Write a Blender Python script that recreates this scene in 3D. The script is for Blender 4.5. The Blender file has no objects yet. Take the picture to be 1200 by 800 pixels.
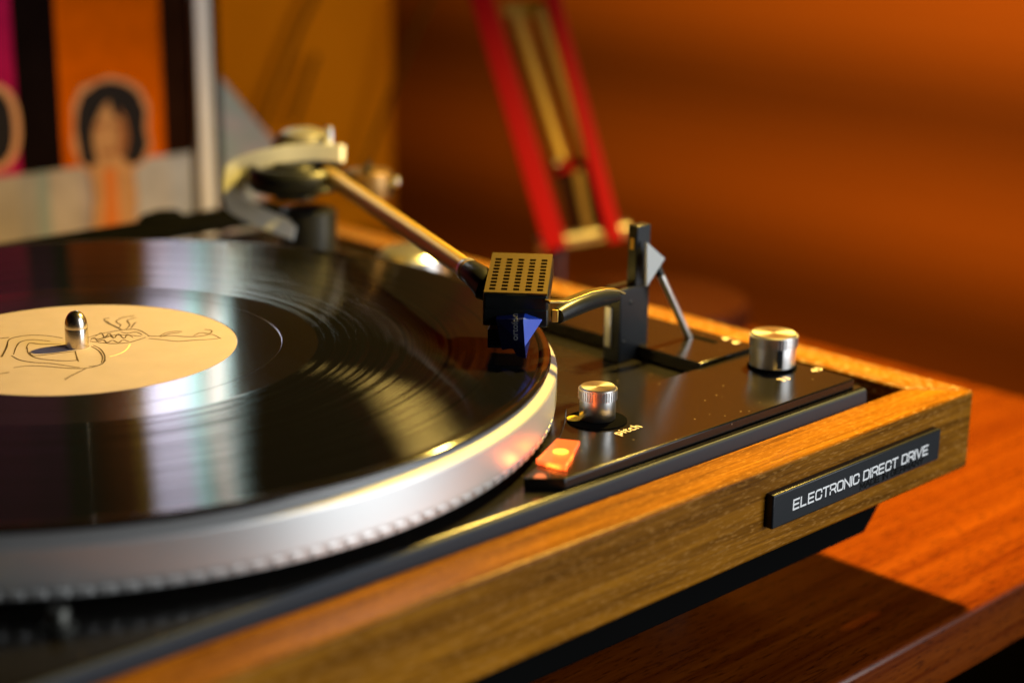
import bpy, bmesh, math, random
from mathutils import Vector, Matrix

random.seed(7)
S = bpy.context.scene
K = 0.001                                   # everything below is written in millimetres

# ------------------------------------------------------------------ camera
CAM = Vector((-262.05, -466.61, 155.86))
CR = Vector((0.71876193, -0.69512969, 0.01326649))
CU = Vector((0.18729724, 0.21197024, 0.95916024))
CF = Vector((0.66955286, 0.68692309, -0.28255201))
FPX = 1992.4                                # focal length in pixels of the 1200 px wide photograph
cam_d = bpy.data.cameras.new('camera')
cam = bpy.data.objects.new('camera', cam_d)
S.collection.objects.link(cam)
m = Matrix.Identity(4)
for i in range(3):
    m[i][0], m[i][1], m[i][2], m[i][3] = CR[i], CU[i], -CF[i], CAM[i] * K
cam.matrix_world = m
cam_d.sensor_width = 23.6
cam_d.lens = 23.6 * FPX / 1200.0
cam_d.clip_start = 0.02
cam_d.clip_end = 30
cam_d.dof.use_dof = True
cam_d.dof.focus_distance = 0.536
cam_d.dof.aperture_fstop = 3.3
S.camera = cam

# ------------------------------------------------------------------ world, lamps, exposure
W = bpy.data.worlds.new('World')
S.world = W
W.use_nodes = True
W.node_tree.nodes['Background'].inputs[0].default_value = (1.0, 0.62, 0.38, 1)
W.node_tree.nodes['Background'].inputs[1].default_value = 0.004
S.view_settings.view_transform = 'Standard'
S.view_settings.look = 'None'
S.view_settings.exposure = 0.0
S.view_settings.gamma = 1.0
S.cycles.use_denoising = True
S.cycles.max_bounces = 8
S.cycles.sample_clamp_indirect = 4.0


def lamp(name, kind, loc, target, power, col, size=0.1, size_y=None, spread=None, blend=None, angle=None):
    d = bpy.data.lights.new(name, kind)
    d.energy = power
    d.color = col
    if kind == 'AREA':
        d.shape = 'RECTANGLE'
        d.size = size
        d.size_y = size_y or size
        if spread:
            d.spread = math.radians(spread)
    else:
        d.shadow_soft_size = size
    if kind == 'SPOT':
        d.spot_size = math.radians(angle)
        d.spot_blend = blend
    o = bpy.data.objects.new(name, d)
    S.collection.objects.link(o)
    o.location = Vector(loc) * K
    o.rotation_euler = (Vector(target) - Vector(loc)).to_track_quat('-Z', 'Y').to_euler()
    return o


# bulb of the red desk lamp (its shade hangs above the frame): shadows of spindle, arm rest and plinth
HEAD = Vector((331, -78, 300))
lamp('desk_lamp_light', 'SPOT', HEAD, (200, -90, -60), 35, (1.0, 0.66, 0.12), 0.015, blend=0.7, angle=128)
# room lamp behind the turntable to the right: golden sheen on the black metal
lamp('room_lamp', 'AREA', (1042, 963, 600), (60, -100, -20), 0.2, (1.0, 0.66, 0.16), 0.085, 0.06)
# pale window light from the front right
lamp('window_light', 'AREA', (640, -1150, 190), (40, -150, -10), 5.3, (0.93, 0.97, 1.0), 0.9, 1.25, spread=90)
# added unseen light: brightens the sleeves' upper half for the record's reflection
lamp('sleeve_fill_light', 'SPOT', (270, 120, 262), (270, 352, 172), 25.0, (0.95, 0.95, 1.0), 0.01, blend=0.35, angle=29)
# added unseen light that washes the far wood panelling
lamp('wall_fill_light', 'SPOT', (800, 250, 420), (1300, 680, -150), 50, (1.0, 0.48, 0.09), 0.06, blend=1.0, angle=105)
lamp('upper_wall_fill_light', 'SPOT', (940, 800, 760), (1300, 850, 500), 34, (1.0, 0.62, 0.08), 0.06, blend=0.9, angle=88)  # added unseen light on the upper wall, for golden reflections in the panel


# ------------------------------------------------------------------ helpers
def atz(px, py, z):                         # photo pixel -> point on the plane of height z
    d = CF + CR * ((px - 600) / FPX) + CU * ((400 - py) / FPX)
    return CAM + d * ((z - CAM.z) / d.z)


def N(nt, typ, **kw):
    n = nt.nodes.new(typ)
    for k, v in kw.items():
        setattr(n, k, v)
    return n


def mat(name, col, rough=0.5, metal=0.0, spec=0.5, ior=1.5, coat=0.0, emit=None, estr=0.0,
        vary=0.0, vscale=40.0, rvary=0.0, bump=0.0, bscale=300.0, trans=0.0, dust=0.0):
    m = bpy.data.materials.new(name)
    m.use_nodes = True
    nt = m.node_tree
    b = nt.nodes['Principled BSDF']
    b.inputs['Base Color'].default_value = (*col, 1)
    b.inputs['Roughness'].default_value = rough
    b.inputs['Metallic'].default_value = metal
    b.inputs['Specular IOR Level'].default_value = spec
    b.inputs['IOR'].default_value = ior
    b.inputs['Coat Weight'].default_value = coat
    b.inputs['Transmission Weight'].default_value = trans
    if emit:
        b.inputs['Emission Color'].default_value = (*emit, 1)
        b.inputs['Emission Strength'].default_value = estr
    if vary or rvary or bump or dust:
        tc = N(nt, 'ShaderNodeTexCoord')
        no = N(nt, 'ShaderNodeTexNoise')
        no.inputs['Scale'].default_value = vscale
        no.inputs['Detail'].default_value = 6
        nt.links.new(tc.outputs['Object'], no.inputs['Vector'])
        if vary:
            mr = N(nt, 'ShaderNodeMapRange')
            mr.inputs['From Min'].default_value = 0.3
            mr.inputs['From Max'].default_value = 0.7
            mr.inputs['To Min'].default_value = 1 - vary
            mr.inputs['To Max'].default_value = 1 + vary
            nt.links.new(no.outputs['Fac'], mr.inputs['Value'])
            mx = N(nt, 'ShaderNodeVectorMath', operation='SCALE')
            mx.inputs[0].default_value = col
            nt.links.new(mr.outputs[0], mx.inputs['Scale'])
            nt.links.new(mx.outputs[0], b.inputs['Base Color'])
        if rvary:
            mr = N(nt, 'ShaderNodeMapRange')
            mr.inputs['From Min'].default_value = 0.3
            mr.inputs['From Max'].default_value = 0.7
            mr.inputs['To Min'].default_value = max(0.03, rough - rvary)
            mr.inputs['To Max'].default_value = rough + rvary
            nt.links.new(no.outputs['Fac'], mr.inputs['Value'])
            nt.links.new(mr.outputs[0], b.inputs['Roughness'])
        if bump:
            n2 = N(nt, 'ShaderNodeTexNoise')
            n2.inputs['Scale'].default_value = bscale
            n2.inputs['Detail'].default_value = 3
            nt.links.new(tc.outputs['Object'], n2.inputs['Vector'])
            bp = N(nt, 'ShaderNodeBump')
            bp.inputs['Strength'].default_value = bump
            bp.inputs['Distance'].default_value = 0.0002
            nt.links.new(n2.outputs['Fac'], bp.inputs['Height'])
            nt.links.new(bp.outputs[0], b.inputs['Normal'])
        if dust:
            vo = N(nt, 'ShaderNodeTexVoronoi')
            vo.inputs['Scale'].default_value = 420
            vo.inputs['Randomness'].default_value = 1
            nt.links.new(tc.outputs['Object'], vo.inputs['Vector'])
            r1 = N(nt, 'ShaderNodeMapRange')
            r1.inputs['From Min'].default_value = 0.05
            r1.inputs['From Max'].default_value = 0.16
            r1.inputs['To Min'].default_value = 1
            r1.inputs['To Max'].default_value = 0
            nt.links.new(vo.outputs['Distance'], r1.inputs['Value'])
            sep = N(nt, 'ShaderNodeSeparateColor')
            nt.links.new(vo.outputs['Color'], sep.inputs[0])
            gt = N(nt, 'ShaderNodeMath', operation='GREATER_THAN')
            gt.inputs[1].default_value = 1 - dust
            nt.links.new(sep.outputs[0], gt.inputs[0])
            mu = N(nt, 'ShaderNodeMath', operation='MULTIPLY')
            nt.links.new(r1.outputs[0], mu.inputs[0])
            nt.links.new(gt.outputs[0], mu.inputs[1])
            mix = N(nt, 'ShaderNodeMix', data_type='RGBA')
            mix.inputs['A'].default_value = (*col, 1)
            mix.inputs['B'].default_value = (0.22, 0.16, 0.09, 1)
            nt.links.new(mu.outputs[0], mix.inputs['Factor'])
            nt.links.new(mix.outputs['Result'], b.inputs['Base Color'])
    return m


def wood(name, cols, scale=(6, 160, 160), rough=0.35, pores=0.0, pore_col=(0.5, 0.42, 0.3), axis='X', bump=0.15, coat=0.0, distort=1.2, spec=0.5, pf=(22, 4.2)):
    m = bpy.data.materials.new(name)
    m.use_nodes = True
    nt = m.node_tree
    b = nt.nodes['Principled BSDF']
    tc = N(nt, 'ShaderNodeTexCoord')
    mp = N(nt, 'ShaderNodeMapping')
    sc = {'X': scale, 'Y': (scale[1], scale[0], scale[2]), 'Z': (scale[1], scale[2], scale[0])}[axis]
    mp.inputs['Scale'].default_value = sc
    nt.links.new(tc.outputs['Object'], mp.inputs['Vector'])
    n1 = N(nt, 'ShaderNodeTexNoise')
    n1.inputs['Scale'].default_value = 1.0
    n1.inputs['Detail'].default_value = 8
    n1.inputs['Roughness'].default_value = 0.62
    n1.inputs['Distortion'].default_value = distort
    nt.links.new(mp.outputs[0], n1.inputs['Vector'])
    mp2 = N(nt, 'ShaderNodeMapping')
    mp2.inputs['Scale'].default_value = tuple(v * 0.18 for v in sc)
    nt.links.new(tc.outputs['Object'], mp2.inputs['Vector'])
    n2 = N(nt, 'ShaderNodeTexNoise')
    n2.inputs['Scale'].default_value = 1.0
    n2.inputs['Detail'].default_value = 4
    n2.inputs['Distortion'].default_value = 2.0
    nt.links.new(mp2.outputs[0], n2.inputs['Vector'])
    ad = N(nt, 'ShaderNodeMath', operation='ADD')
    m1 = N(nt, 'ShaderNodeMath', operation='MULTIPLY')
    m1.inputs[1].default_value = 0.6
    m2 = N(nt, 'ShaderNodeMath', operation='MULTIPLY')
    m2.inputs[1].default_value = 0.4
    nt.links.new(n1.outputs['Fac'], m1.inputs[0])
    nt.links.new(n2.outputs['Fac'], m2.inputs[0])
    nt.links.new(m1.outputs[0], ad.inputs[0])
    nt.links.new(m2.outputs[0], ad.inputs[1])
    cr = N(nt, 'ShaderNodeValToRGB')
    els = cr.color_ramp.elements
    els[0].position, els[0].color = 0.36, (*cols[0], 1)
    els[1].position, els[1].color = 0.64, (*cols[-1], 1)
    if len(cols) == 3:
        e = els.new(0.5)
        e.color = (*cols[1], 1)
    nt.links.new(ad.outputs[0], cr.inputs['Fac'])
    out = cr.outputs['Color']
    if pores:
        mp3 = N(nt, 'ShaderNodeMapping')
        mp3.inputs['Scale'].default_value = tuple(v * f for v, f in zip(sc, (pf[0], pf[1], pf[1]) if axis == 'X' else (pf[1], pf[0], pf[1])))
        nt.links.new(tc.outputs['Object'], mp3.inputs['Vector'])
        n3 = N(nt, 'ShaderNodeTexNoise')
        n3.inputs['Scale'].default_value = 1.0
        n3.inputs['Detail'].default_value = 2
        nt.links.new(mp3.outputs[0], n3.inputs['Vector'])
        rr = N(nt, 'ShaderNodeMapRange')
        rr.inputs['From Min'].default_value = 0.56
        rr.inputs['From Max'].default_value = 0.66
        rr.inputs['To Max'].default_value = pores
        nt.links.new(n3.outputs['Fac'], rr.inputs['Value'])
        mx = N(nt, 'ShaderNodeMix', data_type='RGBA')
        mx.inputs['B'].default_value = (*pore_col, 1)
        nt.links.new(rr.outputs[0], mx.inputs['Factor'])
        nt.links.new(out, mx.inputs['A'])
        out = mx.outputs['Result']
    nt.links.new(out, b.inputs['Base Color'])
    mr = N(nt, 'ShaderNodeMapRange')
    mr.inputs['To Min'].default_value = rough - 0.06
    mr.inputs['To Max'].default_value = rough + 0.10
    nt.links.new(n1.outputs['Fac'], mr.inputs['Value'])
    nt.links.new(mr.outputs[0], b.inputs['Roughness'])
    bp = N(nt, 'ShaderNodeBump')
    bp.inputs['Strength'].default_value = bump
    bp.inputs['Distance'].default_value = 0.0004
    nt.links.new(n1.outputs['Fac'], bp.inputs['Height'])
    nt.links.new(bp.outputs[0], b.inputs['Normal'])
    b.inputs['Coat Weight'].default_value = coat
    b.inputs['Coat Roughness'].default_value = 0.12
    b.inputs['Specular IOR Level'].default_value = spec
    return m


class MB:
    """collects geometry in mm, builds one mesh object in metres"""
    def __init__(self):
        self.v, self.f = [], []

    def add(self, vs, fs):
        o = len(self.v)
        self.v += [tuple(v) for v in vs]
        self.f += [tuple(i + o for i in f) for f in fs]
        return self

    def box(self, lo, hi):
        x0, y0, z0 = lo
        x1, y1, z1 = hi
        return self.add([(x0, y0, z0), (x1, y0, z0), (x1, y1, z0), (x0, y1, z0), (x0, y0, z1), (x1, y0, z1), (x1, y1, z1), (x0, y1, z1)],
                        [(0, 3, 2, 1), (4, 5, 6, 7), (0, 1, 5, 4), (1, 2, 6, 5), (2, 3, 7, 6), (3, 0, 4, 7)])

    def obox(self, c, ax, ay, az):          # oriented box: centre and three half axes
        c, ax, ay, az = map(Vector, (c, ax, ay, az))
        vs = [c + sx * ax + sy * ay + sz * az for sz in (-1, 1) for sx, sy in ((-1, -1), (1, -1), (1, 1), (-1, 1))]
        return self.add(vs, [(0, 3, 2, 1), (4, 5, 6, 7), (0, 1, 5, 4), (1, 2, 6, 5), (2, 3, 7, 6), (3, 0, 4, 7)])

    def prism(self, poly, z0, z1):
        n = len(poly)
        vs = [(x, y, z0) for x, y in poly] + [(x, y, z1) for x, y in poly]
        fs = [tuple(range(n))[::-1], tuple(range(n, 2 * n))] + [(i, (i + 1) % n, n + (i + 1) % n, n + i) for i in range(n)]
        return self.add(vs, fs)

    def lathe(self, prof, n=64, c=(0, 0, 0), axis=(0, 0, 1), cap=True):
        az = Vector(axis).normalized()
        ax = az.orthogonal().normalized() if abs(az.z) < 0.999 else Vector((1, 0, 0))
        ay = az.cross(ax)
        c = Vector(c)
        vs, fs, rows = [], [], []
        for r, z in prof:
            if r < 1e-4:
                rows.append([len(vs)] * n)
                vs.append(c + az * z)
                continue
            rows.append(list(range(len(vs), len(vs) + n)))
            for k in range(n):
                a = 2 * math.pi * k / n
                vs.append(c + ax * (r * math.cos(a)) + ay * (r * math.sin(a)) + az * z)
        for j in range(len(prof) - 1):
            for k in range(n):
                q = [rows[j][k], rows[j][(k + 1) % n], rows[j + 1][(k + 1) % n], rows[j + 1][k]]
                q = [v for i, v in enumerate(q) if v not in q[:i]]
                if len(q) > 2:
                    fs.append(tuple(q))
        if cap:
            if prof[0][0] > 1e-4:
                fs.append(tuple(rows[0])[::-1])
            if prof[-1][0] > 1e-4:
                fs.append(tuple(rows[-1]))
        return self.add(vs, fs)

    def tube(self, pts, rad, n=12, flat=1.0, closed=False, up=None):
        pts = [Vector(p) for p in pts]
        L = len(pts)
        rads = rad if isinstance(rad, (list, tuple)) else [rad] * L
        vs, fs = [], []
        ref = Vector(up) if up else Vector((0, 0, 1))
        for i, p in enumerate(pts):
            if closed:
                t = pts[(i + 1) % L] - pts[i - 1]
            else:
                t = pts[min(i + 1, L - 1)] - pts[max(i - 1, 0)]
            t.normalize()
            s = t.cross(ref)
            if s.length < 1e-3:
                s = t.cross(Vector((1, 0, 0)))
            s.normalize()
            w = s.cross(t).normalized()
            for k in range(n):
                a = 2 * math.pi * k / n
                vs.append(p + s * (rads[i] * math.cos(a)) + w * (rads[i] * flat * math.sin(a)))
        for i in range(L if closed else L - 1):
            for k in range(n):
                a, b = i * n + k, i * n + (k + 1) % n
                c, d = ((i + 1) % L) * n + (k + 1) % n, ((i + 1) % L) * n + k
                fs.append((a, b, c, d))
        if not closed:
            fs.append(tuple(range(n))[::-1])
            fs.append(tuple(range((L - 1) * n, L * n)))
        return self.add(vs, fs)

    def strip(self, pts, w, h, up=(0, 0, 1)):    # rectangular bar swept along a path (w across, h along up)
        pts = [Vector(p) for p in pts]
        up = Vector(up)
        vs, fs = [], []
        L = len(pts)
        for i, p in enumerate(pts):
            t = (pts[min(i + 1, L - 1)] - pts[max(i - 1, 0)]).normalized()
            s = t.cross(up).normalized()
            u = s.cross(t).normalized()
            ww = w[i] if isinstance(w, (list, tuple)) else w
            vs += [p - s * ww / 2 - u * h / 2, p + s * ww / 2 - u * h / 2, p + s * ww / 2 + u * h / 2, p - s * ww / 2 + u * h / 2]
        for i in range(L - 1):
            for k in range(4):
                a, b = i * 4 + k, i * 4 + (k + 1) % 4
                fs.append((a, b, b + 4, a + 4))
        fs.append((3, 2, 1, 0))
        fs.append(tuple(range((L - 1) * 4, L * 4)))
        return self.add(vs, fs)

    def build(self, name, mat=None, parent=None, bevel=0.0, seg=2, smooth=40):
        me = bpy.data.meshes.new(name)
        off = parent_loc(parent)
        me.from_pydata([tuple((Vector(v) - off) * K) for v in self.v], [], self.f)
        bm = bmesh.new()
        bm.from_mesh(me)
        bmesh.ops.recalc_face_normals(bm, faces=bm.faces)
        bm.to_mesh(me)
        bm.free()
        if smooth:
            me.polygons.foreach_set('use_smooth', [True] * len(me.polygons))
            me.set_sharp_from_angle(angle=math.radians(smooth))
        if mat:
            me.materials.append(mat)
        o = bpy.data.objects.new(name, me)
        S.collection.objects.link(o)
        if parent:
            o.parent = parent
        if bevel:
            b = o.modifiers.new('bevel', 'BEVEL')
            b.width = bevel * K
            b.segments = seg
            b.limit_method = 'ANGLE'
            b.angle_limit = math.radians(35)
        return o


ORIG = {}


def parent_loc(p):
    while p is not None:
        if p.name in ORIG:
            return ORIG[p.name]
        p = p.parent
    return Vector((0, 0, 0))


def thing(name, label, cat, loc=(0, 0, 0), group=None):
    o = bpy.data.objects.new(name, None)
    S.collection.objects.link(o)
    o.location = Vector(loc) * K
    o.empty_display_size = 0.02
    ORIG[o.name] = Vector(loc)
    o['label'] = label
    o['category'] = cat
    if group:
        o['group'] = group
    return o


def text_mesh(name, body, size, mat, parent, origin, ax, ay, depth=0.05, spacing=1.0, xscale=1.0, shear=0.0, align='LEFT'):
    cu = bpy.data.curves.new(name, 'FONT')
    cu.body = body
    cu.size = 1.0
    cu.space_character = spacing
    cu.align_x = align
    cu.shear = shear
    cu.extrude = 0.01
    tmp = bpy.data.objects.new('tmp', cu)
    S.collection.objects.link(tmp)
    dg = bpy.context.evaluated_depsgraph_get()
    me0 = tmp.evaluated_get(dg).to_mesh()
    vs = [v.co.copy() for v in me0.vertices]
    fs = [tuple(p.vertices) for p in me0.polygons]
    tmp.evaluated_get(dg).to_mesh_clear()
    bpy.data.objects.remove(tmp)
    ax, ay = Vector(ax).normalized(), Vector(ay).normalized()
    az = ax.cross(ay)
    o = Vector(origin)
    mb = MB()
    mb.add([o + ax * (v.x * size * xscale) + ay * (v.y * size) + az * (v.z * 100 * depth) for v in vs], fs)
    return mb.build(name, mat, parent, smooth=0)


# wide square sans capitals as strokes on a 1 x 1 cell (rounded rectangles)
def rr(x0, y0, x1, y1, r=0.22, n=5):
    pts = []
    for cx, cy, a0 in ((x1 - r, y1 - r, 0), (x0 + r, y1 - r, 90), (x0 + r, y0 + r, 180), (x1 - r, y0 + r, 270)):
        for k in range(n):
            a = math.radians(a0 + 90 * k / (n - 1))
            pts.append((cx + r * math.cos(a), cy + r * math.sin(a)))
    return pts


def cshape():
    p = rr(0, 0, 1, 1, 0.24)
    return [(1, 0.70)] + p[0:15] + p[15:20] + [(1, 0.30)]


def dshape():
    p = rr(0, 0, 1, 1, 0.28)
    return [(0, 0), (0, 1)] + p[4::-1][0:0] + [(0.72, 1)] + p[0:5][::-1] + [(1, 0.28)] + p[15:20][::-1] + [(0, 0)]


GLY = {
    'E': [[(0.9, 0), (0, 0), (0, 1), (0.9, 1)], [(0, 0.5), (0.82, 0.5)]],
    'L': [[(0, 1), (0, 0), (0.85, 0)]],
    'C': [cshape()],
    'T': [[(-0.02, 1), (0.98, 1)], [(0.48, 1), (0.48, 0)]],
    'R': [[(0, 0), (0, 1), (0.75, 1), (0.92, 0.93), (1, 0.8), (1, 0.62), (0.92, 0.48), (0.75, 0.42), (0, 0.42)], [(0.66, 0.42), (1.0, 0)]],
    'O': [rr(0, 0, 1, 1, 0.24) + [rr(0, 0, 1, 1, 0.24)[0]]],
    'N': [[(0, 0), (0, 1), (1, 0), (1, 1)]],
    'I': [[(0, 0), (0, 1)]],
    'D': [dshape()],
    'V': [[(-0.04, 1), (0.48, 0), (1.0, 1)]],
    'M': [[(0, 0), (0, 1), (0.55, 0.2), (1.1, 1), (1.1, 0)]],
    'A': [[(-0.04, 0), (0.48, 1), (1.0, 0)], [(0.2, 0.32), (0.78, 0.32)]],
    'G': [cshape() + [(1, 0.48), (0.6, 0.48)]],
    'Y': [[(-0.04, 1), (0.48, 0.45), (1.0, 1)], [(0.48, 0.45), (0.48, 0)]],
}
WID = {'I': 0.0, 'M': 1.1}


def stroke_text(name, body, mat, parent, origin, ax, ay, width, cap, thick, depth):
    ax, ay = Vector(ax), Vector(ay)
    az = ax.cross(ay)
    gap, space = 0.34, 0.62
    pos, x = [], 0.0
    for ch in body:
        if ch == ' ':
            x += space
            continue
        pos.append((ch, x))
        x += WID.get(ch, 0.95) + gap
    sx = width / (x - gap)
    o = Vector(origin)
    mb = MB()
    lift = 0.0
    for ch, x0 in pos:
        for st in GLY[ch]:
            lift = (lift + 0.006) % 0.018
            pts = []
            for u, v in st:
                q = ((x0 + u) * sx, v * cap)
                if not pts or math.hypot(q[0] - pts[-1][0], q[1] - pts[-1][1]) > 1e-3:
                    pts.append(q)
            closed = len(pts) > 3 and math.hypot(pts[0][0] - pts[-1][0], pts[0][1] - pts[-1][1]) < 1e-3
            if closed:
                pts = pts[:-1]
            n = len(pts)
            L, Rr = [], []
            for i, (x, y) in enumerate(pts):
                pa = pts[i - 1] if (i or closed) else None
                pb = pts[(i + 1) % n] if (i < n - 1 or closed) else None
                d1 = Vector((x - pa[0], y - pa[1])).normalized() if pa else None
                d2 = Vector((pb[0] - x, pb[1] - y)).normalized() if pb else None
                if d1 and d2:
                    tdir = (d1 + d2).normalized()
                    k = min(2.2, 1 / max(0.2, tdir.dot(d1)))
                else:
                    tdir, k = (d1 or d2), 1.0
                    x += (tdir.x if d1 else -tdir.x) * thick * 0.5
                    y += (tdir.y if d1 else -tdir.y) * thick * 0.5
                nx, ny = -tdir.y * k * thick / 2, tdir.x * k * thick / 2
                L.append((x + nx, y + ny))
                Rr.append((x - nx, y - ny))
            vs = [o + ax * x + ay * y + az * (depth + lift) for x, y in L + Rr]
            mb.add(vs, [(i, (i + 1) % n, n + (i + 1) % n, n + i) for i in range(n if closed else n - 1)])
    ob = mb.build(name, mat, parent, smooth=0)
    so_ = ob.modifiers.new('thickness', 'SOLIDIFY')
    so_.thickness = 0.02 * K
    so_.offset = 0
    return ob


# ------------------------------------------------------------------ materials
M = {}
M['walnut'] = wood('walnut_veneer', ((0.080, 0.028, 0.002), (0.20, 0.075, 0.004), (0.36, 0.142, 0.007)), (14, 400, 400), 0.30, pores=0.42, pore_col=(0.46, 0.22, 0.05), bump=0.25, spec=0.06)
M['walnut_y'] = wood('walnut_veneer_side', ((0.060, 0.020, 0.0015), (0.14, 0.050, 0.003), (0.25, 0.092, 0.005)), (14, 400, 400), 0.30, pores=0.6, pore_col=(0.52, 0.40, 0.24), axis='Y', bump=0.25, spec=0.06)  # side walnut darkened in colour to offset the desk lamp's nearness
M['table'] = wood('mahogany', ((0.085, 0.012, 0.001), (0.135, 0.025, 0.001), (0.18, 0.038, 0.0015)), (7, 260, 260), 0.20, bump=0.05, coat=0.0, spec=0.32, pores=0.65, pore_col=(0.035, 0.005, 0.0005))
M['black_metal'] = mat('satin_black_paint', (0.007, 0.006, 0.005), 0.25, spec=0.34, rvary=0.04, vscale=60, dust=0.05)
M['panel_black'] = mat('brushed_black_panel', (0.007, 0.006, 0.005), 0.21, spec=0.30, dust=0.12)
M['black_plastic'] = mat('black_plastic', (0.008, 0.009, 0.010), 0.38, spec=0.3, rvary=0.06, vscale=90, bump=0.08, bscale=900)
M['grey_black'] = mat('charcoal_plastic', (0.010, 0.012, 0.015), 0.34, spec=0.30, bump=0.08, bscale=900)
M['dark'] = mat('dark_cavity_black', (0.004, 0.004, 0.004), 0.8, spec=0.0)
M['rubber'] = mat('rubber', (0.012, 0.012, 0.012), 0.75)
M['alu'] = mat('satin_aluminium', (0.80, 0.80, 0.79), 0.34, metal=1.0, rvary=0.05, vscale=50)
M['platter'] = mat('platter_aluminium', (0.86, 0.86, 0.85), 0.38, metal=0.85)
M['chrome'] = mat('chrome', (0.66, 0.60, 0.54), 0.24, metal=1.0)
M['cream'] = mat('pale_grey_lacquer', (0.60, 0.61, 0.61), 0.55, vary=0.05)
M['screw'] = mat('dull_zinc', (0.10, 0.10, 0.09), 0.5, metal=1.0)
M['lip'] = mat('grey_lip', (0.040, 0.047, 0.056), 0.45, spec=0.10)
M['rod_dark'] = mat('dark_bronze', (0.22, 0.13, 0.05), 0.4, metal=0.8)
M['cream_dim'] = mat('dimmed_lacquer', (0.13, 0.12, 0.105), 0.5)  # bracket lacquer darkened in colour to tone down lamplight on the cap
M['brass'] = mat('warm_arm_tube', (0.62, 0.40, 0.08), 0.42, metal=0.75)
M['gold_top'] = mat('headshell_anodised', (0.16, 0.11, 0.04), 0.38, metal=0.9)
M['blue'] = mat('stylus_blue', (0.02, 0.07, 0.55), 0.30, spec=0.6)
M['blue_dark'] = mat('stylus_dark_blue', (0.008, 0.012, 0.10), 0.30)
M['white_print'] = mat('white_print', (0.85, 0.86, 0.86), 0.5)
M['grey_print'] = mat('cartridge_print', (0.42, 0.47, 0.52), 0.5)
M['black_print'] = mat('black_gloss_print', (0.003, 0.003, 0.003), 0.22)
M['cream_print'] = mat('cream_print', (0.85, 0.70, 0.55), 0.5)
M['red'] = mat('red_lacquer', (0.24, 0.002, 0.004), 0.40, spec=0.12)
M['dark_red'] = mat('dark_red_lacquer', (0.030, 0.007, 0.004), 0.26)
M['spring'] = mat('spring_steel', (0.42, 0.27, 0.06), 0.45, metal=0.7)
M['rod'] = mat('nickel_rod', (0.75, 0.66, 0.54), 0.32, metal=1.0)
M['flag'] = mat('pale_grey_plastic', (0.60, 0.66, 0.72), 0.5)
M['kraft'] = mat('kraft_label_paper', (0.43, 0.35, 0.38), 0.62, vary=0.05, vscale=90, bump=0.1, bscale=700)
M['ink'] = mat('brown_black_ink', (0.075, 0.045, 0.020), 0.7)
M['ink_light'] = mat('pale_gold_ink', (0.92, 0.78, 0.45), 0.5)
M['yellow'] = mat('yellow_mark', (0.80, 0.52, 0.04), 0.5)
M['wall'] = mat('orange_painted_wall', (0.62, 0.165, 0.002), 0.85, spec=0.0, vary=0.06, vscale=6)

# grooved vinyl: anisotropic highlight round the spindle
mv = bpy.data.materials.new('grooved_vinyl')
mv.use_nodes = True
nt = mv.node_tree
nt.nodes.remove(nt.nodes['Principled BSDF'])
df = N(nt, 'ShaderNodeBsdfDiffuse')
df.inputs['Color'].default_value = (0.004, 0.004, 0.005, 1)
gl = N(nt, 'ShaderNodeBsdfAnisotropic', distribution='BECKMANN')
gl.inputs['Color'].default_value = (1, 1, 1, 1)
gl.inputs['Anisotropy'].default_value = 0.80
gl.inputs['Rotation'].default_value = 0.0
tg = N(nt, 'ShaderNodeTangent', direction_type='RADIAL', axis='Z')
nt.links.new(tg.outputs[0], gl.inputs['Tangent'])
fr = N(nt, 'ShaderNodeFresnel')
fr.inputs['IOR'].default_value = 1.47
mxs = N(nt, 'ShaderNodeMixShader')
tb = N(nt, 'ShaderNodeMath', operation='MULTIPLY')
nt.links.new(fr.outputs[0], tb.inputs[0])
nt.links.new(tb.outputs[0], mxs.inputs[0])
nt.links.new(df.outputs[0], mxs.inputs[1])
nt.links.new(gl.outputs[0], mxs.inputs[2])
nt.links.new(mxs.outputs[0], nt.nodes['Material Output'].inputs['Surface'])
tc = N(nt, 'ShaderNodeTexCoord')
ln = N(nt, 'ShaderNodeVectorMath', operation='LENGTH')
nt.links.new(tc.outputs['Object'], ln.inputs[0])
wn = N(nt, 'ShaderNodeTexNoise', noise_dimensions='1D')
wn.inputs['Scale'].default_value = 420
wn.inputs['Detail'].default_value = 5
nt.links.new(ln.outputs['Value'], wn.inputs['W'])
mr = N(nt, 'ShaderNodeMapRange')
mr.inputs['From Min'].default_value = 0.35
mr.inputs['From Max'].default_value = 0.65
mr.inputs['To Min'].default_value = 0.10
mr.inputs['To Max'].default_value = 0.17
nt.links.new(wn.outputs['Fac'], mr.inputs['Value'])
nt.links.new(mr.outputs[0], gl.inputs['Roughness'])
w2 = N(nt, 'ShaderNodeTexNoise', noise_dimensions='1D')
w2.inputs['Scale'].default_value = 1500
w2.inputs['Detail'].default_value = 3
nt.links.new(ln.outputs['Value'], w2.inputs['W'])
m2 = N(nt, 'ShaderNodeMapRange')
m2.inputs['From Min'].default_value = 0.3
m2.inputs['From Max'].default_value = 0.7
m2.inputs['To Min'].default_value = 0.82
m2.inputs['To Max'].default_value = 1.06
nt.links.new(w2.outputs['Fac'], m2.inputs['Value'])
gaps = m2.outputs[0]
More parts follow.
